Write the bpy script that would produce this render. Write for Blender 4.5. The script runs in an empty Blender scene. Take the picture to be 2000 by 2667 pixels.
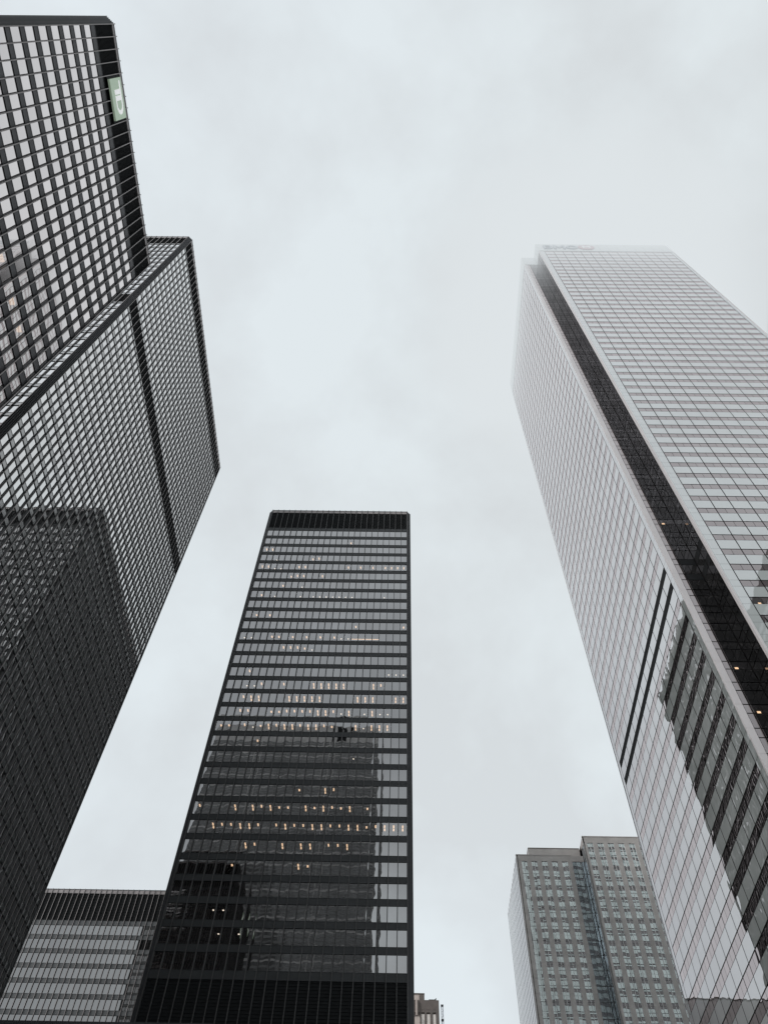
import bpy, math, random
from mathutils import Vector, Matrix
from mathutils.geometry import tessellate_polygon
random.seed(7)
scene = bpy.context.scene
COL = scene.collection
EYE = 1.6                       # all heights below are measured from the eye and raised by this

# ------------------------------------------------------------------ camera
F, CX, CY, W, H = 2078.33, 1025.275, 1330.145, 2000.0, 2667.0
def cam_rows(p, r, y):
    fw = Vector((math.sin(y)*math.cos(p), math.cos(y)*math.cos(p), math.sin(p)))
    rt = Vector((math.cos(y), -math.sin(y), 0))
    dn = fw.cross(rt)
    c, s = math.cos(r), math.sin(r)
    return c*rt+s*dn, -s*rt+c*dn, fw
RT, DN, FW = cam_rows(1.0168078, -.0253125, -.0155145)
cd = bpy.data.cameras.new('camera'); cam = bpy.data.objects.new('camera', cd); COL.objects.link(cam)
cd.sensor_fit = 'HORIZONTAL'; cd.sensor_width = 36; cd.lens = F/W*36
cd.shift_x = -(CX-W/2)/W; cd.shift_y = -(H/2-CY)/W
cd.clip_start = .5; cd.clip_end = 9000
m = Matrix((RT, -DN, -FW)).transposed().to_4x4(); m.translation = (0, 0, EYE)
cam.matrix_world = m
scene.camera = cam
def project(p):
    z = p.dot(FW)
    if z < 1: return None
    return (F*p.dot(RT)/z+CX, F*p.dot(DN)/z+CY)

# ------------------------------------------------------------------ node helpers
class NT:
    def __init__(s, name):
        s.m = bpy.data.materials.new(name); s.m.use_nodes = True
        s.t = s.m.node_tree; s.t.nodes.clear()
        s.out = s.t.nodes.new('ShaderNodeOutputMaterial')
    def n(s, kind, **kw):
        nd = s.t.nodes.new(kind)
        for k, v in kw.items():
            if k.startswith('i_'): nd.inputs[k[2:].replace('_', ' ')].default_value = v
            else: setattr(nd, k, v)
        return nd
    def put(s, sock, v):
        if isinstance(v, bpy.types.NodeSocket): s.t.links.new(v, sock)
        else: sock.default_value = v
    def math(s, op, a, b=0., c=0., clamp=False):
        nd = s.n('ShaderNodeMath', operation=op); nd.use_clamp = clamp
        for i, v in enumerate((a, b, c)): s.put(nd.inputs[i], v)
        return nd.outputs[0]
    def vec(s, op, a, b=(0, 0, 0), scale=None):
        nd = s.n('ShaderNodeVectorMath', operation=op)
        s.put(nd.inputs[0], a)
        if op not in ('NORMALIZE', 'SCALE', 'LENGTH'): s.put(nd.inputs[1], b)
        if scale is not None: s.put(nd.inputs['Scale'], scale)
        return nd.outputs['Value' if op in ('DOT_PRODUCT', 'LENGTH') else 'Vector']
    def mix(s, f, a, b):
        nd = s.n('ShaderNodeMix', data_type='RGBA')
        s.put(nd.inputs['Factor'], f); s.put(nd.inputs['A'], a); s.put(nd.inputs['B'], b)
        return nd.outputs['Result']
def rgb(a, b=None, c=None):
    return (a, a if b is None else b, a if c is None else c, 1.)

def pane_normal(t, pillow, amp, nscale, tilt, stretch=(1, 1, 1)):
    geo = t.n('ShaderNodeNewGeometry')
    N = geo.outputs['Normal']
    T = t.vec('NORMALIZE', t.vec('CROSS_PRODUCT', (0, 0, 1), N))
    uv = t.n('ShaderNodeUVMap', uv_map='pane').outputs[0]
    rn = t.n('ShaderNodeUVMap', uv_map='lot').outputs[0]
    su = t.n('ShaderNodeSeparateXYZ'); t.put(su.inputs[0], uv)
    sr = t.n('ShaderNodeSeparateXYZ'); t.put(sr.inputs[0], rn)
    nz = t.n('ShaderNodeTexNoise', noise_dimensions='4D')
    t.put(nz.inputs['Vector'], t.vec('MULTIPLY', geo.outputs['Position'], stretch))
    t.put(nz.inputs['W'], t.math('MULTIPLY', sr.outputs[0], 7.))
    nz.inputs['Scale'].default_value = nscale; nz.inputs['Detail'].default_value = 1.5
    sn = t.n('ShaderNodeSeparateColor'); t.put(sn.inputs[0], nz.outputs['Color'])
    a = t.math('ADD', t.math('MULTIPLY', t.math('SUBTRACT', su.outputs[0], .5), pillow), t.math('MULTIPLY', t.math('SUBTRACT', sn.outputs[0], .5), amp))
    a = t.math('ADD', a, t.math('MULTIPLY', t.math('SUBTRACT', sr.outputs[0], .5), tilt))
    b = t.math('ADD', t.math('MULTIPLY', t.math('SUBTRACT', su.outputs[1], .5), pillow), t.math('MULTIPLY', t.math('SUBTRACT', sn.outputs[1], .5), amp))
    b = t.math('ADD', b, t.math('MULTIPLY', t.math('SUBTRACT', sr.outputs[1], .5), tilt))
    v = t.vec('ADD', N, t.vec('SCALE', T, scale=a))
    v = t.vec('ADD', v, t.vec('SCALE', (0, 0, 1), scale=b))
    return t.vec('NORMALIZE', v), N, geo, sr

def glass(name, r0, p, base, tint=(1, 1, 1, 1), pillow=.006, amp=.006, nscale=1.2, tilt=.003, bv=.2, clear=0., rmax=1., vary=.12, stretch=(1, 1, 1), rough=0.):
    t = NT(name)
    nn, N, geo, sr = pane_normal(t, pillow, amp, nscale, tilt, stretch)
    c = t.math('ABSOLUTE', t.vec('DOT_PRODUCT', N, geo.outputs['Incoming']))
    f = t.math('POWER', t.math('SUBTRACT', 1., c), p)
    f = t.math('ADD', t.math('MULTIPLY', f, rmax-r0), r0)
    f = t.math('MULTIPLY', f, t.math('ADD', 1-vary/2, t.math('MULTIPLY', sr.outputs[0], vary)), clamp=True)
    g = t.n('ShaderNodeBsdfGlossy'); g.inputs['Color'].default_value = tint; g.inputs['Roughness'].default_value = rough
    t.put(g.inputs['Normal'], nn)
    if clear:
        b = t.n('ShaderNodeBsdfTransparent'); b.inputs['Color'].default_value = rgb(clear)
    else:
        b = t.n('ShaderNodeBsdfDiffuse')
        t.put(b.inputs['Color'], t.mix(sr.outputs[1], tuple(x*(1-bv) for x in base[:3])+(1,), tuple(min(1, x*(1+bv)) for x in base[:3])+(1,)))
    mx = t.n('ShaderNodeMixShader'); t.put(mx.inputs[0], f)
    t.t.links.new(b.outputs[0], mx.inputs[1]); t.t.links.new(g.outputs[0], mx.inputs[2])
    t.t.links.new(mx.outputs[0], t.out.inputs['Surface'])
    return t.m

def solid(name, col, rough=.5, spec=.5, metal=0., noise=.12, nscale=.6, fine=0., streak=False):
    t = NT(name)
    geo = t.n('ShaderNodeNewGeometry')
    nz = t.n('ShaderNodeTexNoise'); nz.inputs['Scale'].default_value = nscale; nz.inputs['Detail'].default_value = 4
    t.put(nz.inputs['Vector'], t.vec('MULTIPLY', geo.outputs['Position'], (1, 1, .18 if streak else 1)))
    f = nz.outputs[0]
    a = tuple(x*(1-noise) for x in col[:3])+(1,); b = tuple(min(1, x*(1+noise)) for x in col[:3])+(1,)
    c = t.mix(t.math('MULTIPLY_ADD', t.math('SUBTRACT', f, .5), 2.2, .5, clamp=True), a, b)
    if fine:
        n2 = t.n('ShaderNodeTexNoise'); n2.inputs['Scale'].default_value = 4.; n2.inputs['Detail'].default_value = 5
        t.put(n2.inputs['Vector'], geo.outputs['Position'])
        c = t.mix(t.math('MULTIPLY', t.math('SUBTRACT', n2.outputs[0], .35), fine, clamp=True), c, tuple(x*.45 for x in col[:3])+(1,))
    p = t.n('ShaderNodeBsdfPrincipled'); t.put(p.inputs['Base Color'], c)
    p.inputs['Roughness'].default_value = rough; p.inputs['Specular IOR Level'].default_value = spec
    p.inputs['Metallic'].default_value = metal
    t.t.links.new(p.outputs[0], t.out.inputs['Surface'])
    return t.m
def glow_panel(name, col, glow):
    m_ = solid(name, col, .4, .4, noise=.03); p = [n for n in m_.node_tree.nodes if n.type == 'BSDF_PRINCIPLED'][0]
    p.inputs['Emission Color'].default_value = col; p.inputs['Emission Strength'].default_value = glow; return m_
def lamp_mat(name, col, s):
    t = NT(name); e = t.n('ShaderNodeEmission'); e.inputs[0].default_value = col; e.inputs[1].default_value = s
    t.t.links.new(e.outputs[0], t.out.inputs['Surface']); return t.m

M = dict(
    blk=solid('black_steel', rgb(.020, .022, .024), .42, .5, nscale=.25, noise=.2),
    sp1=solid('black_steel_spandrel_near', rgb(.055, .053, .058), .5, .3, nscale=.3, noise=.18),
    sp2=glass('black_steel_spandrel_pale', .14, 1.9, rgb(.095, .10, .10), tint=(1, .985, .98, 1), pillow=0, amp=.03, nscale=1., tilt=.01, rmax=.8, rough=.25),
    sp4=solid('grey_steel_spandrel', rgb(.095, .098, .10), .5, .4, nscale=.3, noise=.12),
    sp3=solid('black_steel_spandrel', rgb(.030, .032, .034), .5, .35, nscale=.3, noise=.18),
    flange3=solid('streaked_steel_dark', rgb(.075, .073, .073), .5, .4, nscale=.7, noise=.25, streak=True),  # darker copy of the flange tone, for the middle tower
    mul=solid('steel_mullion', rgb(.030, .031, .033), .45, .5, nscale=.5, noise=.15),
    flange=solid('streaked_steel_lit', rgb(.34, .305, .30), .5, .5, nscale=.7, noise=.25, streak=True),  # pale tone paints in the highlight on the flange faces
    lou=solid('dark_louvre', rgb(.008, .009, .010), .7, .2, noise=.3, nscale=2),
    inner=solid('dark_interior', rgb(.010), .9, .1),
    g1=glass('bronze_glass_near', .50, 1.25, rgb(.02, .018, .018), tint=(1, .945, .94, 1), pillow=.004, amp=.010, nscale=.5, tilt=.002, rmax=1., vary=.10),
    g1c=glass('bronze_glass_near_clear', .50, 1.25, rgb(0), tint=(1, .945, .94, 1), pillow=.004, amp=.010, nscale=.5, tilt=.002, clear=.7),
    g2=glass('bronze_glass_tall', .50, 1.1, rgb(.012), tint=(1, .985, .98, 1), pillow=.010, amp=.012, nscale=.8, tilt=.004, vary=.06),
    g3=glass('bronze_glass_mid', .24, 1.9, rgb(.008), tint=(1, .985, .985, 1), pillow=.020, amp=.020, nscale=.7, tilt=.003, vary=.10),
    g3c=glass('bronze_glass_mid_clear', .24, 1.9, rgb(0), tint=(1, .985, .985, 1), pillow=.020, amp=.020, nscale=.7, tilt=.003, clear=.8, vary=.10),
    g4=glass('bronze_glass_low', .20, 2.0, rgb(.01), tint=(1, .98, .965, 1), pillow=.003, amp=.003, nscale=.5, tilt=.001, vary=.08),
    g3w=glass('bronze_glass_west_dimmed', .08, 2.6, rgb(.006), pillow=.015, amp=.02, nscale=.6, tilt=.006, rmax=.55, vary=.6),  # west panes dimmed so the tower mirrors darker in its neighbour
    fsp=glass('white_fritted_glass', .06, 1.4, rgb(.64, .685, .67), bv=.03, tint=(.85, .825, .84, 1), pillow=.0, amp=.018, nscale=.8, tilt=.0015, vary=.02, stretch=(1, 1, .35)),
    fwin=glass('mirror_window_glass', .10, 1.15, rgb(.03, .027, .027), tint=(.84, .755, .755, 1), pillow=.004, amp=.015, nscale=.9, tilt=.004, rmax=.95, vary=.10, stretch=(1, 1, .5)),
    fdk=glass('notch_glass_darkened', .08, 2.4, rgb(.010), rmax=.62, tint=(1, .96, .97, 1), pillow=.003, amp=.006, nscale=.8, tilt=.003, vary=.5),  # darkness of the doubly mirrored recess is put into the glass
    fdk2=glass('notch_spandrel_darkened', .08, 2.4, rgb(.012), rmax=.5, tint=(1, .96, .97, 1), pillow=.0, amp=.006, nscale=.8, tilt=.003, vary=.2),  # darkened likewise in place of the double reflection
    fdkc=glass('notch_glass_clear', .10, 2.4, rgb(0), tint=(1, .96, .97, 1), pillow=.003, amp=.006, nscale=.8, tilt=.003, clear=.9, vary=.2),
    fmar=solid('white_marble_panel', rgb(.72, .735, .735), .35, .6, nscale=.2, noise=.05),
    fcol=solid('pinkish_white_panel', rgb(.74, .70, .70), .4, .5, nscale=.2, noise=.06),
    joint=solid('dark_joint', rgb(.012, .010, .010), .7, .2),
    t5p=solid('grey_beige_stone', rgb(.60, .56, .535), .8, .2, nscale=.35, noise=.14, fine=.5),
    t5pale=solid('pale_stone', rgb(.88, .87, .87), .7, .3, nscale=.4, noise=.05),
    t5g=glass('green_tinted_glass', .80, 1.4, rgb(.03, .034, .034), tint=(.96, 1, .99, 1), pillow=.006, amp=.006, nscale=.25, tilt=.0025, vary=.2),
    t5b=glass('blue_tinted_glass', .30, 1.8, rgb(.13, .15, .165), tint=(.9, .97, 1, 1), pillow=.01, amp=.015, nscale=.4, tilt=.006, vary=.4),
    t5r=solid('window_frame_metal', rgb(.13, .13, .135), .5, .5),
    bsp=solid('steel_band', rgb(.34, .34, .34), .45, .5, nscale=.15, noise=.2),
    bpale=solid('pale_steel_band', rgb(.72, .70, .69), .45, .5, nscale=.15, noise=.2),
    bg=glass('grey_office_glass', .10, 2.6, rgb(.22, .22, .222), pillow=.004, amp=.006, nscale=.6, tilt=.003, vary=.3),
    brown=solid('brown_concrete', rgb(.20, .172, .158), .8, .2, nscale=.5, noise=.15, fine=.3),
    beige=solid('beige_concrete', rgb(.68, .58, .53), .8, .2, nscale=.5, noise=.1),
    cream=solid('cream_blind', rgb(.95, .86, .80), .6, .3, nscale=.3, noise=.08),
    ground=solid('granite_paving', rgb(.22, .22, .22), .7, .3, nscale=.5, noise=.15),
    warm=lamp_mat('warm_ceiling_light', (1, .66, .40, 1), 1.4),
    pale=lamp_mat('pale_ceiling_light', (1, .86, .7, 1), 1.6),
    green=None, white=solid('sign_white', rgb(.92, .92, .92), .4, .4, noise=.02),
    sgreen=glow_panel('sign_green', rgb(.44, .56, .42), .30), swhite=glow_panel('sign_white_glow', rgb(.86, .86, .86), .45),  # slight emission added to brighten the sign
    red=solid('sign_red_hazed', rgb(.60, .40, .42), .4, .4, noise=.03), blue=solid('sign_blue_hazed', rgb(.43, .46, .50), .4, .4, noise=.03),  # fading by fog painted in: both colours greyed towards the cladding
    mast=solid('galvanised_steel', rgb(.30, .33, .40), .5, .5),
)
M.pop('green')

# ------------------------------------------------------------------ mesh building
class MB:
    def __init__(s): s.v = []; s.f = []; s.m = []; s.uv = []; s.mats = []
    def mi(s, key):
        if key not in s.mats: s.mats.append(key)
        return s.mats.index(key)
    def face(s, pts, key, uv=None, lot=None):
        b = len(s.v); s.v += [tuple(p) for p in pts]; s.f.append(tuple(range(b, b+len(pts)))); s.m.append(s.mi(key))
        s.uv.append((uv or [(.5, .5)]*len(pts), lot or (.5, .5)))
    def add(s, o):
        b = len(s.v); s.v += o.v; s.f += [tuple(i+b for i in f) for f in o.f]
        s.m += [s.mi(o.mats[k]) for k in o.m]; s.uv += o.uv
    def box(s, c, key, skip=()):
        "c = 8 corners: bottom ring then top ring"
        q = dict(bot=(3, 2, 1, 0), top=(4, 5, 6, 7), a=(0, 1, 5, 4), b=(1, 2, 6, 5), c=(2, 3, 7, 6), d=(3, 0, 4, 7))
        for k, i in q.items():
            if k not in skip: s.face([c[j] for j in i], key)
    def aab(s, x0, x1, y0, y1, z0, z1, key, skip=()):
        s.box([(x0, y0, z0), (x1, y0, z0), (x1, y1, z0), (x0, y1, z0), (x0, y0, z1), (x1, y0, z1), (x1, y1, z1), (x0, y1, z1)], key, skip)
    def build(s, name, parent=None, org=(0, 0, 0), **props):
        me = bpy.data.meshes.new(name)
        ox, oy, oz = org
        me.from_pydata([(x-ox, y-oy, z+EYE-oz) for x, y, z in s.v], [], s.f)
        for k in s.mats: me.materials.append(M[k])
        me.polygons.foreach_set('material_index', s.m)
        u = me.uv_layers.new(name='pane'); l = me.uv_layers.new(name='lot')
        uu = []; ll = []
        for uv, lot in s.uv:
            for a in uv: uu += a; ll += lot
        u.data.foreach_set('uv', uu); l.data.foreach_set('uv', ll)
        me.update()
        o = bpy.data.objects.new(name, me); COL.objects.link(o)
        if parent is not None: o.parent = parent
        else: o.location = org
        for k, v in props.items(): o[k] = v
        return o

def thing(name, loc, label, cat, group=None):
    o = bpy.data.objects.new(name, None); COL.objects.link(o); o.location = loc
    o.empty_display_size = 2
    o['label'] = label; o['category'] = cat
    if group: o['group'] = group
    return o

BOXES = {}       # tower name -> bounding box, used only to rank which panes show largest
def hidden(p, me):
    for k, (x0, x1, y0, y1, z1) in BOXES.items():
        if k == me: continue
        t0, t1 = 0., .999
        ok = True
        for d, a, b in ((p.x, x0, x1), (p.y, y0, y1), (p.z, -2, z1)):
            if abs(d) < 1e-6:
                if not a <= 0 <= b: ok = False; break
                continue
            u, v = a/d, b/d
            if u > v: u, v = v, u
            t0 = max(t0, u); t1 = min(t1, v)
        if ok and t0 < t1: return True
    return False
def seen_area(poly, n, me):
    c = sum((Vector(p) for p in poly), Vector())/len(poly)
    if c.dot(Vector(n)) >= 0: return 0
    q = [project(Vector(p)) for p in poly]
    if any(a is None for a in q): return 0
    cx = sum(a[0] for a in q)/len(q); cy = sum(a[1] for a in q)/len(q)
    if not (0 < cx < W and 0 < cy < H) or hidden(c, me): return 0
    return abs(sum(q[i][0]*q[(i+1) % len(q)][1]-q[(i+1) % len(q)][0]*q[i][1] for i in range(len(q))))/2

class Face:
    "a vertical facade plane: p0 = start, d = direction along, n = outward normal"
    def __init__(s, x, y, d, n, length):
        s.o = Vector((x, y, 0)); s.d = Vector(d).to_3d(); s.n = Vector(n).to_3d(); s.L = length
    def p(s, a, o, z):
        q = s.o+s.d*a+s.n*o; return (q.x, q.y, z)
    def quad(s, a0, a1, z0, z1, o):
        # wound so that the normal points outward
        q = [s.p(a0, o, z0), s.p(a1, o, z0), s.p(a1, o, z1), s.p(a0, o, z1)]
        uv = [(0, 0), (1, 0), (1, 1), (0, 1)]
        if s.d.cross(Vector((0, 0, 1))).dot(s.n) < 0: q.reverse(); uv.reverse()
        return q, uv
    def pane(s, mb, a0, a1, z0, z1, o, key):
        q, uv = s.quad(a0, a1, z0, z1, o); mb.face(q, key, uv, (random.random(), random.random()))
        return q
    def box(s, mb, a0, a1, o0, o1, z0, z1, key, skip=()):
        c = [s.p(a0, o0, z0), s.p(a1, o0, z0), s.p(a1, o1, z0), s.p(a0, o1, z0)]
        c += [(x, y, z1) for x, y, _ in c]
        if s.d.cross(s.n).z < 0:
            c = c[3::-1]+c[:3:-1]; skip = tuple({'a': 'c', 'c': 'a', 'b': 'b', 'd': 'd'}.get(k, k) for k in skip)
        mb.box(c, key, skip)

def emit(root, name, items, cap=100, **props):
    "items = (area, MB): the largest in view become parts of their own, the rest one part"
    items.sort(key=lambda t: -t[0])
    own = [t for t in items[:cap] if t[0] > 0]; rest = items[len(own):]
    org = tuple(root.location)
    for a, mb in own: mb.build(name, root, org, **props)
    if rest:
        r = MB()
        for a, mb in rest: r.add(mb)
        r.build(name, root, org, kind='stuff', **props)

# ------------------------------------------------------------------ black steel towers
def steel_tower(key, label, x0, x1, y0, y1, top, gap, nx, ny, bands, glassk, spk, clear=None, rooms=None, mull_depth=.20, flange='flange', spb='', group='black steel office towers'):
    """bands: list from the top down of (kind, z_top, z_bottom) with kind in parapet, louvre, spandrel, window"""
    root = thing('office_tower', ((x0+x1)/2, (y0+y1)/2, 0), label, 'tower', group)
    org = tuple(root.location)
    FS = [Face(x0+gap, y0, (1, 0), (0, -1), x1-x0-2*gap), Face(x1, y0+gap, (0, 1), (1, 0), y1-y0-2*gap),
          Face(x1-gap, y1, (-1, 0), (0, 1), x1-x0-2*gap), Face(x0, y1-gap, (0, -1), (-1, 0), y1-y0-2*gap)]
    NB = [nx, ny, nx, ny]
    roomset = {(r, b): k for k, v in (rooms or {}).items() for r, b in v}
    wins, muls, roomparts = [], [], []
    core = MB(); core.aab(x0+3.2, x1-3.2, y0+3.2, y1-3.2, -EYE, top-.6, 'inner')
    core.aab(x0+.5, x1-.5, y0+.5, y1-.5, top-.9, top-.3, 'blk')
    wall = MB()
    bottom = bands[-1][2]
    for fi, f in enumerate(FS):
        nb = NB[fi]; mod = f.L/nb
        row = -1
        for kind, zt, zb in bands:
            if kind == 'window':
                row += 1
                h = zt-zb
                # the dark wall behind the panes, left open where a lit room shows
                a = 0
                for b in range(nb+1):
                    if b == nb or (fi == 0 and (row, b) in roomset and clear and key == 'mid') or (fi == 1 and (row, b) in roomset and clear and key == 'near'):
                        if b > a: wall.face(f.quad(a*mod, b*mod, zb-.05, zt+.05, -.16)[0], 'inner')
                        a = b+1
                for b in range(nb):
                    lit = ((fi == 0 and key == 'mid') or (fi == 1 and key == 'near')) and (row, b) in roomset
                    mb = MB()
                    q = f.pane(mb, b*mod+.05, (b+1)*mod-.05, zb+.03, zt-.03, -.10, clear if lit else ('g3w' if key == 'mid' and fi == 3 else glassk))
                    wins.append((seen_area(q, f.n, key), mb))
                    if lit:
                        k = roomset[(row, b)]
                        r = MB()
                        a0, a1 = b*mod+.03, (b+1)*mod-.03
                        f.box(r, a0, a1, -2.9, -.165, zb-.3, zt+.02, 'inner', skip=('c',))
                        l = MB(); am = (a0+a1)/2
                        zl = zt-.06
                        w = .115
                        if k in 'LD': f.box(l, am-w, am+w, -1.38, -.72, zl-.05, zl, 'warm')
                        if k == 'D': f.box(l, am-w, am+w, -2.15, -1.58, zl-.05, zl, 'warm')
                        if k == 's': f.box(l, am-w*1.2, am+w*1.2, -1.55, -1.05, zl-.05, zl, 'warm')
                        if k == 'd': f.box(l, am-.12, am+.12, -1.75, -1.52, zl-.05, zl, 'pale')
                        if k == 'H': f.box(l, a0, a1, -1.75, -1.6, zl-.05, zl, 'warm')
                        if k == 'S': f.box(l, am-.55, am+.55, -1.0, -.45, zl-.05, zl, 'warm')
                        roomparts.append((seen_area(q, f.n, key)*(2 if k == 'D' else 1), r, l))
        # mullions
        for b in range(nb+1):
            mb = MB(); am = b*mod
            zt, zb = top-.02, bottom
            f.box(mb, am-.04, am+.04, -.12, .0, zb, zt, 'mul', skip=('bot', 'a'))
            f.box(mb, am-.02, am+.02, .0, mull_depth-.02, zb, zt, 'mul', skip=('a', 'c'))
            f.box(mb, am-.062, am+.062, mull_depth-.02, mull_depth, zb, zt+.12, 'mul')
            q = f.quad(am-.06, am+.06, zb, zt+.1, mull_depth+.003)[0]; mb.face(q, 'flange' if fi == 1 else flange)  # east side takes the lit tone, brightening its mirrored streaks
            muls.append((seen_area([f.p(am-.2, .2, bottom), f.p(am+.2, .2, bottom), f.p(am+.2, .2, top), f.p(am-.2, .2, top)], f.n, key) or (.01 if f.n.y < 0 or f.n.x*(x0+x1) < 0 else 0), mb))
    core.build('core', root, org); wall.build('wall', root, org)
    emit(root, 'window', wins); emit(root, 'mullion', muls)
    # rings: spandrels, louvres, parapet
    for kind, zt, zb in bands:
        if kind == 'window': continue
        r = MB()
        for fi, f in enumerate(FS):
            if kind == 'spandrel':
                f.box(r, 0, f.L, -.3, -.045, zb, zt, spk)
                f.box(r, 0, f.L, -.045, -.01, zb, zb+.10, 'blk'); f.box(r, 0, f.L, -.045, -.015, zt-.07, zt, 'blk')
            elif kind == 'louvre':
                f.box(r, 0, f.L, -.5, -.12, zb, zt, 'lou')
                n = int((zt-zb)/.45)
                for i in range(n):
                    z = zb+(i+.5)*(zt-zb)/n
                    f.box(r, 0, f.L, -.12, -.05, z-.04, z+.04, 'lou')
            else:
                f.box(r, 0, f.L, -.4, .02, zb, zt, 'flange'); f.box(r, 0, f.L, .02, .06, zt-.18, zt+.02, 'blk')
        r.build(dict(spandrel='spandrel', louvre='louvre_band', parapet='parapet')[kind], root, org)
    # stepped corner columns
    for sx, sy, cx, cy in ((-1, -1, x0, y0), (1, -1, x1, y0), (1, 1, x1, y1), (-1, 1, x0, y1)):
        c = MB(); st = [(.0, 1.0), (.27, .76), (.52, .52), (.76, .27), (1.0, .0)]
        g = gap-.03
        for i, (a, b) in enumerate(st[:-1]):
            # step i runs from inset a to the next one, its outer face set back by i*g/4
            ax0, ax1 = g*(1-(i)/4), g*(1-(i+1)/4)
            X0, X1 = sorted((cx-sx*(g*(1-i/4)+.0), cx-sx*(g*(1-(i+1)/4))))
            back = g*(i)/4
            Y0, Y1 = sorted((cy-sy*back, cy-sy*(g+.1)))
            c.aab(X0, X1, Y0, Y1, -EYE, top-.05, 'sp3' if i % 2 else 'sp1')
        c.aab(*sorted((cx-sx*g, cx-sx*(g+.12))), *sorted((cy-sy*.0, cy-sy*(g+.1))), -EYE, top-.05, 'mul')
        c.build('corner_column', root, org)
    roomparts.sort(key=lambda t: -t[0])
    own, rest = roomparts[:100], roomparts[100:]
    for a, r, l in own:
        o = r.build('lit_room', root, org)
        lo = l.build('ceiling_light', None, org); lo.location = (0, 0, 0); lo.parent = o
    if rest:
        R, L = MB(), MB()
        for a, r, l in rest: R.add(r); L.add(l)
        o = R.build('lit_room', root, org, kind='stuff')
        lo = L.build('ceiling_light', None, org, kind='stuff'); lo.location = (0, 0, 0); lo.parent = o
    return root

def floors(out, z, pitch, win, n):
    "n storeys downward from z = top of the first window"
    for i in range(n):
        a = z-i*pitch
        out.append(('window', a, a-win)); out.append(('spandrel', a-win, a-pitch))
    return z-n*pitch

T1 = (-41.45-37.6, -41.45, .2, 35.3); T2 = (-57.3-39, -57.3, 50.8, 122.6); T3 = (-34.85, 2.5, 113., 180.); T4 = (-112., -50., 209., 245.)
BOXES.update(near=T1+(132,), tall=T2+(222,), mid=T3+(182.2,), low=T4+(133.5,), white=(46.5, 92.6, 67.8, 125, 290), whiteb=(42, 97, 72.6, 121, 290), stone=(33, 51.3, 196, 224, 137), stoneb=(51.35, 76, 192.7, 224, 141))

b1 = [('parapet', 132., 131.1), ('louvre', 131.1, 123.9), ('spandrel', 123.9, 122.27)]
e = floors(b1, 122.27, 3.765, 2.50, 30); b1.append(('louvre', e, e-6))
steel_tower('near', 'black steel office tower at left edge with the green bank sign under its roof', *T1, 132., .78, 24, 22, b1, 'g1', 'sp1', 'g1c',
            rooms={'S': [(10, 13), (10, 16), (10, 18)]})
b2 = [('parapet', 222., 220.5), ('louvre', 220.5, 214.45), ('spandrel', 214.45, 213.6)]
e = floors(b2, 213.6, 3.69, 2.5, 12)
b2[-1] = ('spandrel', b2[-1][1], 169.3)
b2 += [('louvre', 169.3, 164.1), ('spandrel', 164.1, 163.2)]
e = floors(b2, 163.2, 3.69, 2.5, 39); b2.append(('louvre', e, e-8))
steel_tower('tall', 'tallest black steel tower with a dark louvred belt across its upper floors', *T2, 222., .85, 26, 47, b2, 'g2', 'sp2', mull_depth=.15)
b3 = [('parapet', 182.2, 181.), ('louvre', 181., 173.7), ('spandrel', 173.7, 172.45)]
e = floors(b3, 172.45, 3.649, 2.52, 31)
b3[-1] = ('spandrel', b3[-1][1], 59.2)
b3.append(('louvre', 59.2, 50.)); b3.append(('spandrel', 50, 48.8)); e = floors(b3, 48.8, 3.649, 2.52, 10); b3.append(('louvre', e, e-6))
D_ = [(15,11),(15,12),(15,13),(15,14),(15,15),(15,19),(16,3),(16,4),(16,8),(16,9),(16,10),(16,11),(16,12),(16,17),(16,18),(16,19),(16,22),(16,23),(17,12),(17,13),(17,16),(17,19),(18,6),(18,8),(18,9),(18,11),(18,12),(18,17),(18,19),(18,20),(18,21),(22,14),(23,4),(23,6),(23,8),(23,12),(23,14),(23,17),(24,2),(24,5),(24,6),(24,10),(24,13),(24,14),(24,17),(24,18),(24,21),(24,22),(24,23),(25,6),(25,10),(25,12),(25,13),(25,17),(26,12)]
L_ = [(2,0),(2,1),(3,9),(4,0),(4,1),(4,6),(4,7),(4,14),(4,16),(4,18),(4,20),(4,21),(4,22),(4,23),(5,6),(5,7),(5,10),(12,6),(12,7),(12,8),(14,2),(15,4),(15,7),(15,20),(16,2),(17,2),(17,3),(17,8),(17,9),(17,10),(17,11),(17,14),(18,3),(18,7),(18,10),(18,13),(22,15),(23,0),(23,7),(23,15),(24,3),(24,4),(24,7),(24,9),(24,11),(24,12),(24,15),(24,16),(24,20),(25,7),(25,15),(25,16)]
s_ = [(1,14),(3,8),(5,5),(6,4),(7,1),(9,1),(9,3),(10,16),(10,23),(11,4),(11,5),(11,7),(11,9),(11,11),(11,13),(12,9),(17,6),(17,7),(18,0),(18,1),(18,5),(18,14),(19,5),(22,11),(23,9),(23,10),(23,13),(23,16),(23,19),(24,19),(26,5),(26,13)]
d_ = [(3,2),(4,2),(4,3),(6,7),(7,3),(7,7),(7,9),(7,10),(7,11),(7,12),(7,13),(7,14),(7,15),(7,20),(11,0),(11,1),(11,14),(11,15),(12,10),(14,21),(14,22),(14,23),(15,2),(15,3),(17,15),(17,18),(17,20),(17,21),(18,4),(18,18),(20,17),(28,4),(28,5),(29,5),(29,7)]
steel_tower('mid', 'black steel tower in the middle facing us with warm lights in many windows', *T3, 182.2, .7, 24, 44, b3, 'g3', 'sp3', 'g3c', flange='flange3',
            rooms={'D': D_, 'L': L_, 's': s_, 'd': d_, 'H': [(11,16),(11,17),(11,18),(11,19)]})
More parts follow.
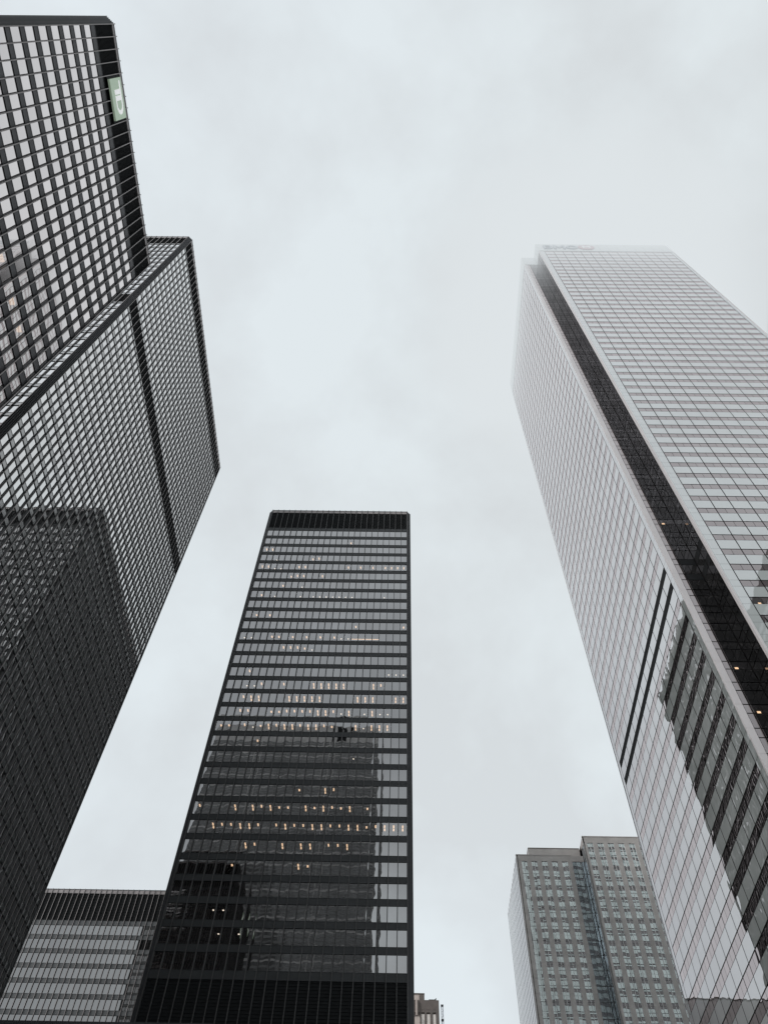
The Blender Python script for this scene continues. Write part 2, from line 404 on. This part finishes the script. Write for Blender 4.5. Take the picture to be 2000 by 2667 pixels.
b4 = [('parapet', 133.5, 132.3), ('louvre', 132.3, 124.5), ('spandrel', 124.5, 123.1)]
e = floors(b4, 123.1, 3.79, 2.55, 28); b4.append(('louvre', e, e-8))
steel_tower('low', 'low black steel tower with pale grey spandrels behind the middle tower at lower left', *T4, 133.5, .8, 40, 22, b4, 'g4', 'sp4')

# green bank sign on the near tower
def poly_plate(mb, pts, org, U, V, N, thick, key):
    "pts: outline in (u, v); a plate of the given thickness facing N"
    P = [org+U*a+V*b for a, b in pts]
    tri = tessellate_polygon([[Vector((a, b, 0)) for a, b in pts]])
    f = [p+N*thick for p in P]
    for t in tri:
        q = [f[i] for i in t]
        if (q[1]-q[0]).cross(q[2]-q[0]).dot(N) < 0: q.reverse()
        mb.face([tuple(v) for v in q], key)
    for i in range(len(P)):
        j = (i+1) % len(P); mb.face([tuple(P[i]), tuple(P[j]), tuple(f[j]), tuple(f[i])], key)
sx = T1[1]+.42
sg = thing('bank_sign', (sx, 10.1, 127.5+EYE), 'square green sign with white letters TD fixed below the near tower roof', 'sign')
org = tuple(sg.location)
mb = MB(); mb.aab(sx-.28, sx, 7.5, 12.75, 125.1, 130., 'sgreen'); mb.build('panel', sg, org)
mb = MB(); mb.aab(sx-.62, sx-.281, 7.2, 13.0, 124.9, 130.1, 'lou'); mb.build('backing', sg, org)
U, V, N = Vector((0, 5.25, 0)), Vector((0, 0, 4.9)), Vector((1, 0, 0)); O = Vector((sx+.003, 7.5, 125.1))
def arc(cx, cy, rx, ry, a0, a1, n=16): return [(cx+rx*math.cos(math.radians(a0+(a1-a0)*i/n)), cy+ry*math.sin(math.radians(a0+(a1-a0)*i/n))) for i in range(n+1)]
mb = MB()
outer = [(.07, .74), (.27, .74), (.27, .27), (.39, .27), (.39, .74), (.42, .74), (.42, .27), (.64, .27)] + arc(.64, .555, .245, .285, -90, 90) + [(.07, .84)]
poly_plate(mb, outer, O, U, V, N, .04, 'swhite')
hole = [(.54, .335), (.64, .335)] + arc(.64, .535, .135, .20, -90, 90) + [(.54, .735)]
mb.build('letters', sg, org)
h = MB(); poly_plate(h, hole, O+N*.041, U, V, N, .006, 'sgreen'); h.build('letter_counter', sg, org)

# ------------------------------------------------------------------ the white tower
FH = 290.
wt = thing('white_tower', (69.5, 96.6, 0), 'very tall white panelled skyscraper at right with its top lost in fog', 'skyscraper')
worg = tuple(wt.location)
X0, X1, Y0, Y1, NX, NY = 42., 97.1, 67.8, 125.7, 4.6, 4.75
FW_ = [  # face, first margin, bays, last margin, kind
    (Face(X0+4.5, Y0, (1, 0), (0, -1), 46.1), 1.8, 14, 1.2, 'out'),
    (Face(X1-4.5, Y0, (0, 1), (1, 0), NY), 0, 2, 0, 'notch'),
    (Face(X1-4.5, Y0+NY, (1, 0), (0, -1), 4.5), 0, 1, 0, 'notch'),
    (Face(X1, Y0+NY, (0, 1), (1, 0), 48.4), 1.5, 15, 1.4, 'out'),
    (Face(X1, Y1-NY, (-1, 0), (0, 1), 4.5), 0, 1, 0, 'notch'),
    (Face(X1-4.5, Y1-NY, (0, 1), (1, 0), NY), 0, 2, 0, 'notch'),
    (Face(X1-4.5, Y1, (-1, 0), (0, 1), 46.1), 1.5, 14, 1.5, 'out'),
    (Face(X0+4.5, Y1, (0, -1), (-1, 0), NY), 0, 2, 0, 'notch'),
    (Face(X0+4.5, Y1-NY, (-1, 0), (0, 1), 4.5), 0, 1, 0, 'notch'),
    (Face(X0, Y1-NY, (0, -1), (-1, 0), 48.4), 1.4, 15, 1.55, 'out'),
    (Face(X0, Y0+NY, (1, 0), (0, -1), 4.5), 1.75, 1, 0, 'notchA'),
    (Face(X0+4.5, Y0+NY, (0, -1), (-1, 0), NY), 0, 2, 0, 'notch'),
]
core = MB()
core.aab(X0+4.5+.12, X1-4.5-.12, Y0+.12, Y1-.12, -EYE, FH-.1, 'joint'); core.aab(X0+.12, X1-.12, Y0+NY+.12, Y1-NY-.12, -EYE, FH-.12, 'joint')
core.build('core', wt, worg)
P = 3.918; WH = 1.48
wins, spans = [], []
bandsF = []
k = -26
while 107.66+P*k <= 280.6:
    bandsF.append((107.66+P*k, k)); k += 1
black = {-1, -2}
J = .08
lit_notch = []
for zt, k in bandsF:
    zb = zt-WH; zs = zb-(P-WH)        # window zb..zt, white band zs..zb below it
    side = {}
    for fi, (f, m0, nb, m1, kind) in enumerate(FW_):
        sp = side.setdefault(fi if kind == 'out' else (10 if fi in (10, 11) else 'n%d' % (fi//2)), MB())
        mod = (f.L-m0-m1)/nb
        if kind == 'out':
            for b in range(nb):
                a0, a1 = m0+b*mod, m0+(b+1)*mod
                f.pane(sp, a0+J, a1-J, zs+J, zb-J*.6, 0., 'fsp')
                if k in black and fi == 9:
                    q = MB(); f.box(q, a0+.02, a1-.02, -.1, -.02, zb, zt, 'lou'); wins.append((seen_area(f.quad(a0, a1, zb, zt, 0)[0], f.n, 'whiteb'), q)); continue
                for h in range(2):
                    q = MB(); aa, ab = a0+h*mod/2, a0+(h+1)*mod/2
                    lit = fi == 0 and k == -5 and b == 0 and h == 0
                    qq = f.pane(q, aa+(J if h == 0 else .03), ab-(J if h else .03), zb+J*.6, zt-J, -.02, 'fdkc' if lit else 'fwin')
                    if lit: l = MB(); f.box(l, aa+.8, aa+1.2, -.10, -.06, zb+.1, zb+.35, 'warm'); l.build('ceiling_light', wt, worg)
                    wins.append((seen_area(qq, f.n, 'white' if fi in (0, 6) else 'whiteb'), q))
        else:
            for b in range(nb):
                a0, a1 = m0+b*mod, m0+(b+1)*mod
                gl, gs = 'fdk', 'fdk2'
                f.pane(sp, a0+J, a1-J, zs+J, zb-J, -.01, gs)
                q = MB()
                if k in black: f.box(q, a0+.3, a1-.05, -.1, -.0, zb, zt, 'lou')
                elif kind == 'notchA' and k in (2, -7, -9):
                    f.pane(q, a0+J, a1-J, zb+J, zt-J, -.02, 'fdkc')
                    l = MB(); f.box(l, 2.3, 2.75, -.10, -.06, zb+.12, zb+.42, 'warm'); l.build('ceiling_light', wt, worg)
                else: qq = f.pane(q, a0+J, a1-J, zb+J, zt-J, -.02, gl)
                wins.append((seen_area(f.quad(a0, a1, zb, zt, 0)[0], f.n, 'white?'), q))
            if kind == 'notchA':
                q = MB(); f.pane(sp, .95, m0-J, zs+J, zb-J, -.01, 'fwin')  # same plane, brighter glass where a single bounce would mirror the sky
                qq = f.pane(q, .95, m0-J, zb+J, zt-J, -.01, 'fwin'); wins.append((seen_area(qq, f.n, 'white?'), q))
    for kk, mb_ in side.items():
        f = FW_[kk][0] if isinstance(kk, int) else FW_[3][0]
        spans.append((seen_area(f.quad(0, f.L, zs, zb, 0)[0], f.n, 'white?' if kk == 10 else 'white' if kk == 0 else 'whiteb'), mb_))
# in the notch BOXES would hide it, so rank with a neutral key
emit(wt, 'window', wins); emit(wt, 'spandrel_band', spans)
# margins: pale panels up each corner, jointed at every band
mg = [MB() for _ in FW_]
for fi, (f, m0, nb, m1, kind) in enumerate(FW_):
    if kind == 'out':
        zs_ = sorted([107.66+P*k-WH for _, k in bandsF]+[107.66+P*k for _, k in bandsF])
        for z0, z1 in zip(zs_[:-1], zs_[1:]):
            f.pane(mg[fi], .3, m0-.06, z0+.02, z1-.02, .0, 'fsp'); f.pane(mg[fi], f.L-m1+.06, f.L-.3, z0+.02, z1-.02, .0, 'fsp')
        f.box(mg[fi], 0., .28, -.3, .04, -EYE, 280.5, 'fcol'); f.box(mg[fi], f.L-.28, f.L, -.3, .04, -EYE, 280.5, 'fcol')
        mg[fi].build('corner_margin', wt, worg)
    elif kind == 'notchA':
        for i, (_, k) in enumerate(bandsF):
            z = 107.66+P*k
            if i % 1 == 0: f.box(mg[fi], .0, .88, -.3, .035, z-P+.012, z-.012, 'fcol')
        mg[fi].build('corner_column', wt, worg)
# slim silvery return of the front corner
f = FW_[0][0]
c = MB(); c.aab(X0+4.5-.05, X0+4.5+.0, Y0, Y0+.55, -EYE, 280.4, 'fcol'); c.build('corner_return', wt, worg)
# solid crown
crown = MB()
for f, m0, nb, m1, kind in FW_:
    n = max(1, round(f.L/3.1))
    for i in range(n):
        f.box(crown, f.L*i/n+.03, f.L*(i+1)/n-.03, -.2, .0, 280.6, FH, 'fmar')
crown.build('crown', wt, worg)
rf = MB(); rf.aab(X0+4.6, X1-4.6, Y0+.1, Y1-.1, FH-.4, FH-.2, 'fmar'); rf.build('roof', wt, worg)

# BMO letters and roundel on the crown
fs = thing('roof_sign', (57.5, Y0-.2, 285+EYE), 'blue letters BMO with a red roundel on the foggy crown', 'sign')
so = tuple(fs.location)
U, V, N = Vector((1, 0, 0)), Vector((0, 0, 1)), Vector((0, -1, 0))
def strokes_B(x, z, w, h, t):
    mb = MB()
    def plate(pts): poly_plate(mb, pts, Vector((x, Y0-.05, z)), U, V, N, .25, 'blue')
    plate([(0, 0), (t, 0), (t, h), (0, h)])
    for z0, z1 in ((0, h/2+t*.3), (h/2-t*.3, h)):
        r = (z1-z0)/2; cy = (z0+z1)/2; cx = w-r
        o = arc(cx, cy, r, r, -90, 90, 12); i_ = arc(cx, cy, r-t*.8, r-t*.8, 90, -90, 12)
        plate([(t*.9, z0)]+o+[(t*.9, z1), (t*.9, z1-t*.8)]+i_+[(t*.9, z0+t*.8)])
    return mb
def ring(x, z, rx, rz, t, key, seg=40, d=.25):
    mb = MB(); o = arc(0, 0, rx, rz, 0, 360, seg); i_ = arc(0, 0, rx-t, rz-t, 0, 360, seg)
    for k in range(seg): poly_plate(mb, [o[k], o[k+1], i_[k+1], i_[k]], Vector((x, Y0-.05, z)), U, V, N, d, key)
    return mb
h_, z_ = 4.6, 283.0
strokes_B(48.7, z_, 3.0, h_, .8).build('letter', fs, so)
mb = MB(); poly_plate(mb, [(0, 0), (.8, 0), (.8, 3.1), (2.0, 1.0), (3.2, 3.1), (3.2, 0), (4.0, 0), (4.0, h_), (3.2, h_), (2.0, 2.5), (.8, h_), (0, h_)], Vector((52.2, Y0-.05, z_)), U, V, N, .25, 'blue'); mb.build('letter', fs, so)
ring(58.6, z_+h_/2, 2.0, h_/2, .8, 'blue').build('letter', fs, so)
rd = MB(); o = arc(0, 0, 2.8, 2.8, 0, 360, 40)[:-1]; poly_plate(rd, o, Vector((63.6, Y0-.05, 285.4)), U, V, N, .2, 'red'); rd = rd.build('roundel', fs, so)
mb = MB()
poly_plate(mb, [(0, 0), (.7, 0), (.7, 1.5), (1.4, .5), (2.1, 1.5), (2.1, 0), (2.8, 0), (2.8, 2.5), (2.1, 2.5), (1.4, 1.5), (.7, 2.5), (0, 2.5)], Vector((62.2, Y0-.253, 284.5)), U, V, N, .05, 'white')
poly_plate(mb, [(0, 0), (3.2, 0), (3.2, .5), (0, .5)], Vector((62.0, Y0-.253, 283.7)), U, V, N, .05, 'white')
mb.build('roundel_mark', fs, so)

# ------------------------------------------------------------------ the stone tower
st = thing('stone_tower', (52, 205, 0), 'grey beige stone tower with greenish windows and glazed corner at lower right', 'tower')
o5 = tuple(st.location)
YL, HL, YR, HR, XS = 196., 137.3, 192.7, 141., 51.35
c = MB(); c.aab(33.3, XS+1, YL+.4, 223.7, -EYE, HL-.3, 'inner'); c.aab(XS+.4, 76, YR+.4, 223.7, -EYE, HR-.3, 'inner'); c.build('core', st, o5)
pk = 3.66
def stone_face(f, starts, w, ztop, zwin, piers_to, front=True):
    # piers between the window strips
    prev = 0.
    for s in starts+[None]:
        a1 = s if s is not None else piers_to
        pm = MB(); z = ztop-3.66
        while z > -EYE-3:
            f.box(pm, prev+.0, a1, -.4, .0, max(z+.012, -EYE), min(z+pk-.012, zwin+.0), 't5p'); z -= pk
        pm.build('pier', st, o5)
        if s is not None: prev = s+w
    pm = MB(); n = int(piers_to/5.8)+1
    for i in range(n): f.box(pm, piers_to*i/n+.01, piers_to*(i+1)/n-.01, -.4, .0, zwin+.01, ztop, 't5p')
    f.box(pm, -.05, piers_to, -.45, .06, ztop, ztop+.25, 't5p'); pm.build('cornice', st, o5)
W5 = []
def strip(f, s, w, zwin, key='t5g'):
    fr = MB(); z = zwin
    f.box(fr, s, s+w, -.35, -.22, -EYE, zwin, 'inner')
    while z > 40:
        for h in range(2):
            q = MB(); qq = f.pane(q, s+h*w/2+.03, s+(h+1)*w/2-.03, z-2.2, z-.03, -.16, key); W5.append((seen_area(qq, f.n, 'stone' if f.o.y > 195 else 'stoneb'), q))
            q = MB(); qq = f.pane(q, s+h*w/2+.03, s+(h+1)*w/2-.03, z-pk+.03, z-2.24, -.16, key); W5.append((seen_area(qq, f.n, 'stone' if f.o.y > 195 else 'stoneb'), q))
        f.box(fr, s, s+w, -.2, -.12, z-.05, z+.03, 't5r')
        z -= pk
    f.box(fr, s+w/2-.04, s+w/2+.04, -.2, -.02, 40, zwin, 't5pale')
    f.box(fr, s, s+.05, -.2, -.05, 40, zwin, 't5pale'); f.box(fr, s+w-.05, s+w, -.2, -.05, 40, zwin, 't5pale')
    fr.build('window_frame', st, o5)
fl = Face(32.97, YL, (1, 0), (0, -1), 18.4); fr_ = Face(XS, YR, (1, 0), (0, -1), 25)
sl = [1.21+2.78*i for i in range(5)]; stone_face(fl, sl, 1.63, HL, 135.55, 1.21+2.78*5)
for s in sl: strip(fl, s, 1.63, 135.55)
sr = [.97+2.86*i for i in range(7)]; stone_face(fr_, sr, 1.66, HR, 139.1, 25)
for s in sr: strip(fr_, s, 1.66, 139.1)
# glazed corner: last bays of the left face and the return wall
gz = Face(32.97+1.21+2.78*5, YL, (1, 0), (0, -1), XS-(32.97+1.21+2.78*5)); gr = Face(XS, YL, (0, -1), (-1, 0), YL-YR)
for f, nb in ((gz, 3), (gr, 3)):
    fm = MB(); f.box(fm, 0, f.L, -.4, -.3, -EYE, HL-1.7 if f is gz else HR-1.5, 'inner'); mod = f.L/nb
    z = 135.55 if f is gz else 139.
    f.box(fm, 0, f.L, -.3, .0, z, HL if f is gz else HR, 't5p')
    while z > 40:
        for b in range(nb):
            q = MB(); qq = f.pane(q, b*mod+.04, (b+1)*mod-.04, z-pk+.04, z-.04, -.1, 't5b'); W5.append((seen_area(qq, f.n, 'stone'), q))
        f.box(fm, 0, f.L, -.2, -.05, z-.06, z+.06, 't5r'); z -= pk
    for b in range(nb+1): f.box(fm, b*mod-.04, b*mod+.04, -.2, -.06, 40, 135.5 if f is gz else 139., 't5r')
    fm.build('glazed_corner', st, o5)
emit(st, 'window', W5)
# west wall: pale fins with thin dark windows between
fwst = Face(32.97, 224, (0, -1), (-1, 0), 28); fm = MB(); fwst.box(fm, 0, 28, -.4, -.25, -EYE, HL, 'inner')
n = 12
for i in range(n+1):
    a = 28*i/n; fwst.box(fm, max(0, a-.78), min(27.55, a+.78), -.25, .0, -EYE, HL+.2, 'fsp')
fm.build('finned_wall', st, o5)
for i in range(n):
    a = 28*(i+.5)/n; q = MB(); fwst.pane(q, a-.4, a+.4, 0, HL-1.5, -.15, 't5b'); q.build('window_strip', st, o5)
ph = MB(); ph.aab(37., XS-.05, 198.2, 222, HL-.3, HR, 't5p'); ph.aab(36.95, XS-.05, 198.15, 222, HR, HR+.25, 'brown'); ph.build('penthouse', st, o5)
rr = MB(); rr.aab(XS+.02, 76, YR+.3, 223.9, HR-.3, HR-.05, 't5p'); rr.aab(32.99, XS-.05, YL+.3, 223.9, HL-.28, HL-.05, 't5p')
rr.aab(75.9, 76.3, YR, 224, -EYE, HR, 't5p'); rr.aab(33, 76, 223.9, 224.2, -EYE, HL, 't5p'); rr.build('rear_wall', st, o5)

# ------------------------------------------------------------------ brown building, mast
bb = thing('brown_building', (-10, 270, 0), 'small brown concrete building top peeking out right of the middle tower', 'building')
ob = tuple(bb.location)
q = MB(); q.aab(-40, 4, 262, 285, -EYE, 133.8, 'bsp'); q.aab(4, 7.8, 262, 285, -EYE, 133.8, 'beige'); q.aab(7.8, 9.45, 261.9, 285, 131, 133.8, 'brown'); q.aab(-40.1, 9.5, 261.8, 285.1, 133.8, 134.0, 'brown'); q.build('upper_block', bb, ob)
q = MB()
yf = 260.
xs = [6.0, 8.25, 9.35, 10.0, 11.05, 11.8, 12.8, 13.8]
q.aab(5.0, 13.85, yf+.3, 284, -EYE, 130.9, 'brown')
q.aab(5.0, 13.85, yf, yf+.3, 127.4, 131.05, 'brown')
for a, b in ((5.0, 6.3), (7.9, 8.3), (9.33, 10.0), (11.04, 11.85), (12.8, 13.85)): q.aab(a, b, yf, yf+.3, -EYE, 127.4, 'brown')
q.build('wall', bb, ob)
for a, b in ((8.3, 9.33), (10.0, 11.04), (11.85, 12.8)):
    z = 126.9
    for i in range(8):
        w = MB(); w.aab(a+.02, b-.02, yf+.12, yf+.2, z-2.9, z, 'cream'); w.build('window_blind', bb, ob); z -= 3.75
    w = MB(); w.aab(a+.02, b-.02, yf-.03, yf+.1, 128.2, 129.3, 'brown'); w.build('recess_panel', bb, ob)
q = MB(); q.aab(6.3, 7.9, yf-.6, yf+.1, -EYE, 126.0, 'beige'); q.aab(6.2, 8.0, yf-.7, yf+.1, 126.0, 126.3, 'brown'); q.aab(6.6, 7.1, yf-.4, yf, 126.3, 130.8, 'beige'); q.aab(7.2, 7.5, yf-.5, yf, 126.3, 130.8, 'brown'); q.build('service_shaft', bb, ob)
rg = thing('window_washing_rig', (11.7, 262, 131+EYE), 'small dark window washing arm on the roof of the brown building', 'rig')
ro = tuple(rg.location)
q = MB(); q.aab(10.8, 12.9, 261.9, 262.1, 132.0, 132.2, 'blk'); q.build('boom', rg, ro)
q = MB(); q.box([(12.5, 261.7, 131.1), (12.9, 261.7, 131.1), (12.9, 262.3, 131.1), (12.5, 262.3, 131.1), (12.6, 261.7, 132.1), (13.2, 261.7, 132.6), (13.2, 262.3, 132.6), (12.6, 262.3, 132.1)], 'blk'); q.build('pedestal', rg, ro)
ms = thing('lattice_mast', (15.0, 263, 0), 'thin pale steel lattice mast with dark collars right of the brown building', 'mast')
mo = tuple(ms.location)
def tube(mb, a, b, r, key, n=5):
    a, b = Vector(a), Vector(b); d = (b-a).normalized(); u = d.orthogonal().normalized(); v = d.cross(u)
    R = [u*math.cos(6.2832*i/n)*r+v*math.sin(6.2832*i/n)*r for i in range(n)]
    for i in range(n):
        j = (i+1) % n; mb.face([tuple(a+R[i]), tuple(a+R[j]), tuple(b+R[j]), tuple(b+R[i])], key)
mx0, mx1, my0, my1, mt = 14.7, 15.25, 263., 263.55, 131.2
q = MB()
for x in (mx0, mx1):
    for y in (my0, my1): tube(q, (x, y, -EYE), (x, y, mt), .07, 'mast')
q.build('chord', ms, mo)
q = MB(); z = mt; i = 0
while z > 60:
    a, b = (mx0, mx1) if i % 2 else (mx1, mx0)
    for y in (my0, my1): tube(q, (a, y, z), (b, y, z-.75), .035, 'mast', 4)
    for x in (mx0, mx1): tube(q, (x, my0 if i % 2 else my1, z), (x, my1 if i % 2 else my0, z-.75), .035, 'mast', 4)
    z -= .75; i += 1
q.build('bracing', ms, mo)
z = mt
while z > 90:
    q = MB(); q.aab(mx0-.12, mx1+.12, my0-.12, my1+.12, z-.35, z+.05, 'blk'); q.build('collar', ms, mo); z -= 4.25

# ------------------------------------------------------------------ the low pavilion in front
pv = thing('pavilion', (-25, 36, 0), 'low black steel pavilion whose roof edge runs along the bottom of the view', 'building')
po = tuple(pv.location)
q = MB(); q.aab(-40.5, -4.6, 22, 50, 9.3, 10.42, 'blk'); q.build('roof', pv, po)
q = MB(); q.aab(-39.6, -5.5, 22.9, 49.1, -EYE, 9.3, 'inner'); q.build('core', pv, po)
for i in range(24):
    x = -40.3+i*1.54
    q = MB(); q.aab(x-.07, x+.07, 22.1, 22.35, -EYE, 9.3, 'mul'); q.build('mullion', pv, po)

# ------------------------------------------------------------------ the two towers behind the camera that the glass mirrors
def banded(label, x0, x1, y0, y1, top, mats, notch=False):
    r = thing('office_tower', ((x0+x1)/2, (y0+y1)/2, 0), label, 'tower'); oo = tuple(r.location)
    q = MB(); q.aab(x0+.3, x1-.3, y0+.3, y1-.3, -EYE, top-.2, mats[0])
    q.build('core', r, oo)
    FS = [Face(x0, y0, (1, 0), (0, -1), x1-x0), Face(x1, y0, (0, 1), (1, 0), y1-y0), Face(x1, y1, (-1, 0), (0, 1), x1-x0), Face(x0, y1, (0, -1), (-1, 0), y1-y0)]
    pitch = 3.9; z = top-9
    hi = MB()
    for f in FS:
        f.box(hi, 0, f.L, -.2, .0, top-9+.03, top, mats[1])
    if notch:
        f = FS[2]; f.box(hi, f.L*.19, f.L*.26, .0, .1, top-8, top-1, 'lou')
    hi.build('crown', r, oo)
    i = 0
    while z > 8:
        b = MB(); g = MB()
        for f in FS:
            f.box(b, 0, f.L, -.25, .0, z-pitch, z-pitch+1.5, mats[1] if i % 3 == 1 else mats[0])
            n = max(1, round(f.L/3)); mod = f.L/n
            for k in range(n): f.pane(g, k*mod+.1, (k+1)*mod-.1, z-pitch+1.55, z-.03, -.1, 'bg')
        b.build('floor_band', r, oo); g.build('window_band', r, oo); z -= pitch; i += 1
    for f in FS:
        n = max(2, round(f.L/9))
        for k in range(n+1):
            q = MB(); f.box(q, f.L*k/n-.35, f.L*k/n+.35, .0, .3, -EYE, top-9, mats[1] if k % 3 == 2 else mats[0]); q.build('pier', r, oo)
banded('grey banded office tower mirrored in the lower windows of the middle tower', -74.5, -8.0, -66, -24, 235., ('bsp', 'bpale'), True)
banded('dark banded office tower mirrored at the right edge of the white tower', 110, 165, -27, 34, 199., ('sp3', 'sp1'))

# ------------------------------------------------------------------ ground
q = MB(); q.face([(-2500, -2500, -EYE), (2500, -2500, -EYE), (2500, 2500, -EYE), (-2500, 2500, -EYE)], 'ground')
g = q.build('ground'); g['kind'] = 'structure'

# ------------------------------------------------------------------ fog round the top of the white tower
SKY = (.731, .774, .797, 1)
t = NT('low_cloud'); geo = t.n('ShaderNodeNewGeometry')
sp_ = t.n('ShaderNodeSeparateXYZ'); t.put(sp_.inputs[0], geo.outputs['Position'])
nz = t.n('ShaderNodeTexNoise'); nz.inputs['Scale'].default_value = .035; nz.inputs['Detail'].default_value = 2
t.put(nz.inputs['Vector'], geo.outputs['Position'])
zz = t.math('ADD', sp_.outputs[2], t.math('MULTIPLY', t.math('SUBTRACT', nz.outputs[0], .5), 20.))
d = t.math('MULTIPLY', t.math('EXPONENT', t.math('DIVIDE', t.math('SUBTRACT', zz, 291.6), 17.)), .066)
d = t.math('MINIMUM', d, .10)
# thins out with distance from the tower, raggedly
rr_ = t.vec('LENGTH', t.vec('MULTIPLY', t.vec('SUBTRACT', geo.outputs['Position'], (69., 94., 0.)), (1., .95, 0.)))
rr_ = t.math('ADD', rr_, t.math('MULTIPLY', t.math('SUBTRACT', nz.outputs[0], .5), 30.))
mr_ = t.n('ShaderNodeMapRange', interpolation_type='SMOOTHERSTEP'); t.put(mr_.inputs[0], rr_)
mr_.inputs[1].default_value = 76.; mr_.inputs[2].default_value = 28.; mr_.inputs[3].default_value = 0.; mr_.inputs[4].default_value = 1.
fz = t.n('ShaderNodeMapRange', interpolation_type='SMOOTHERSTEP'); t.put(fz.inputs[0], sp_.outputs[2])
fz.inputs[1].default_value = 330.; fz.inputs[2].default_value = 292.; fz.inputs[3].default_value = 0.; fz.inputs[4].default_value = 1.
d = t.math('MULTIPLY', d, t.math('MULTIPLY', mr_.outputs[0], fz.outputs[0]))
ab = t.n('ShaderNodeVolumeAbsorption'); ab.inputs[0].default_value = (0, 0, 0, 1); t.put(ab.inputs[1], d)
em = t.n('ShaderNodeEmission'); em.inputs[0].default_value = SKY; t.put(em.inputs[1], d)  # glow in sky colour stands in for light scattered by the fog
ad = t.n('ShaderNodeAddShader'); t.t.links.new(ab.outputs[0], ad.inputs[0]); t.t.links.new(em.outputs[0], ad.inputs[1])
t.t.links.new(ad.outputs[0], t.out.inputs['Volume'])
M['fog'] = t.m
q = MB(); q.aab(-14, 152, 8, 180, 200, 330, 'fog'); fg = q.build('low_cloud'); fg['kind'] = 'structure'
fg.visible_shadow = True

# ------------------------------------------------------------------ light
w = bpy.data.worlds.new('World'); scene.world = w; w.use_nodes = True
nt = w.node_tree; nt.nodes.clear()
def wn(k, **kw):
    n = nt.nodes.new(k)
    for a, b in kw.items(): setattr(n, a, b)
    return n
out = wn('ShaderNodeOutputWorld'); b1_ = wn('ShaderNodeBackground'); b2_ = wn('ShaderNodeBackground'); add = wn('ShaderNodeAddShader')
SE, SR = math.radians(39), math.radians(243)
sky = wn('ShaderNodeTexSky', sky_type='NISHITA', sun_disc=False, sun_elevation=SE, sun_rotation=SR, air_density=1., dust_density=.5)
nt.links.new(sky.outputs[0], b1_.inputs[0]); b1_.inputs[1].default_value = .03
tc = wn('ShaderNodeTexCoord'); mp = wn('ShaderNodeMapping'); mp.inputs['Scale'].default_value = (1, 1, 1.); nt.links.new(tc.outputs['Generated'], mp.inputs[0])
n1 = wn('ShaderNodeTexNoise'); n1.inputs['Scale'].default_value = 3.6; n1.inputs['Detail'].default_value = 5; n1.inputs['Roughness'].default_value = .55; n1.inputs['Distortion'].default_value = .1
nt.links.new(mp.outputs[0], n1.inputs['Vector'])
cr = wn('ShaderNodeValToRGB'); nt.links.new(n1.outputs[0], cr.inputs[0])
e0, e1 = cr.color_ramp.elements; e0.position = .41; e0.color = (.648, .674, .668, 1); e1.position = .62; e1.color = (.728, .774, .774, 1)
nt.links.new(cr.outputs[0], b2_.inputs[0])
# the overcast is brighter low in the sky behind the viewer
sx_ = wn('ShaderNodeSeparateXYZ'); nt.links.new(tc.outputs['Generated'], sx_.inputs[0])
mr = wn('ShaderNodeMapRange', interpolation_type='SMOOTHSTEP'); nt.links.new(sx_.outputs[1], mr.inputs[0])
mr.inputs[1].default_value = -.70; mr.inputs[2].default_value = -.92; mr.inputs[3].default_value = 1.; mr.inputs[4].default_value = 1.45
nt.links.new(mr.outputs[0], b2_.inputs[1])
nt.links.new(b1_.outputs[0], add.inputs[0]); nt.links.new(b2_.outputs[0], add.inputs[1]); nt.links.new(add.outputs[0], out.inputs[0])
sd = bpy.data.lights.new('sun', 'SUN'); sd.energy = 1.5; sd.angle = math.radians(14); sd.color = (1, .985, .97)
so_ = bpy.data.objects.new('sun', sd); COL.objects.link(so_); so_.location = (0, 0, 400)
az = SR
sun_dir = Vector((math.sin(az)*math.cos(SE), math.cos(az)*math.cos(SE), math.sin(SE)))
so_.rotation_euler = sun_dir.to_track_quat('Z', 'Y').to_euler()

scene.view_settings.view_transform = 'Standard'; scene.view_settings.look = 'None'; scene.view_settings.exposure = 0; scene.view_settings.gamma = 1
scene.render.engine = 'CYCLES'
c = scene.cycles
c.max_bounces = 7; c.glossy_bounces = 5; c.diffuse_bounces = 3; c.transparent_max_bounces = 8; c.volume_bounces = 0
c.volume_step_rate = .5; c.volume_max_steps = 128; c.use_denoising = True
c.sample_clamp_indirect = 4
print('OBJECTS', len(bpy.data.objects))
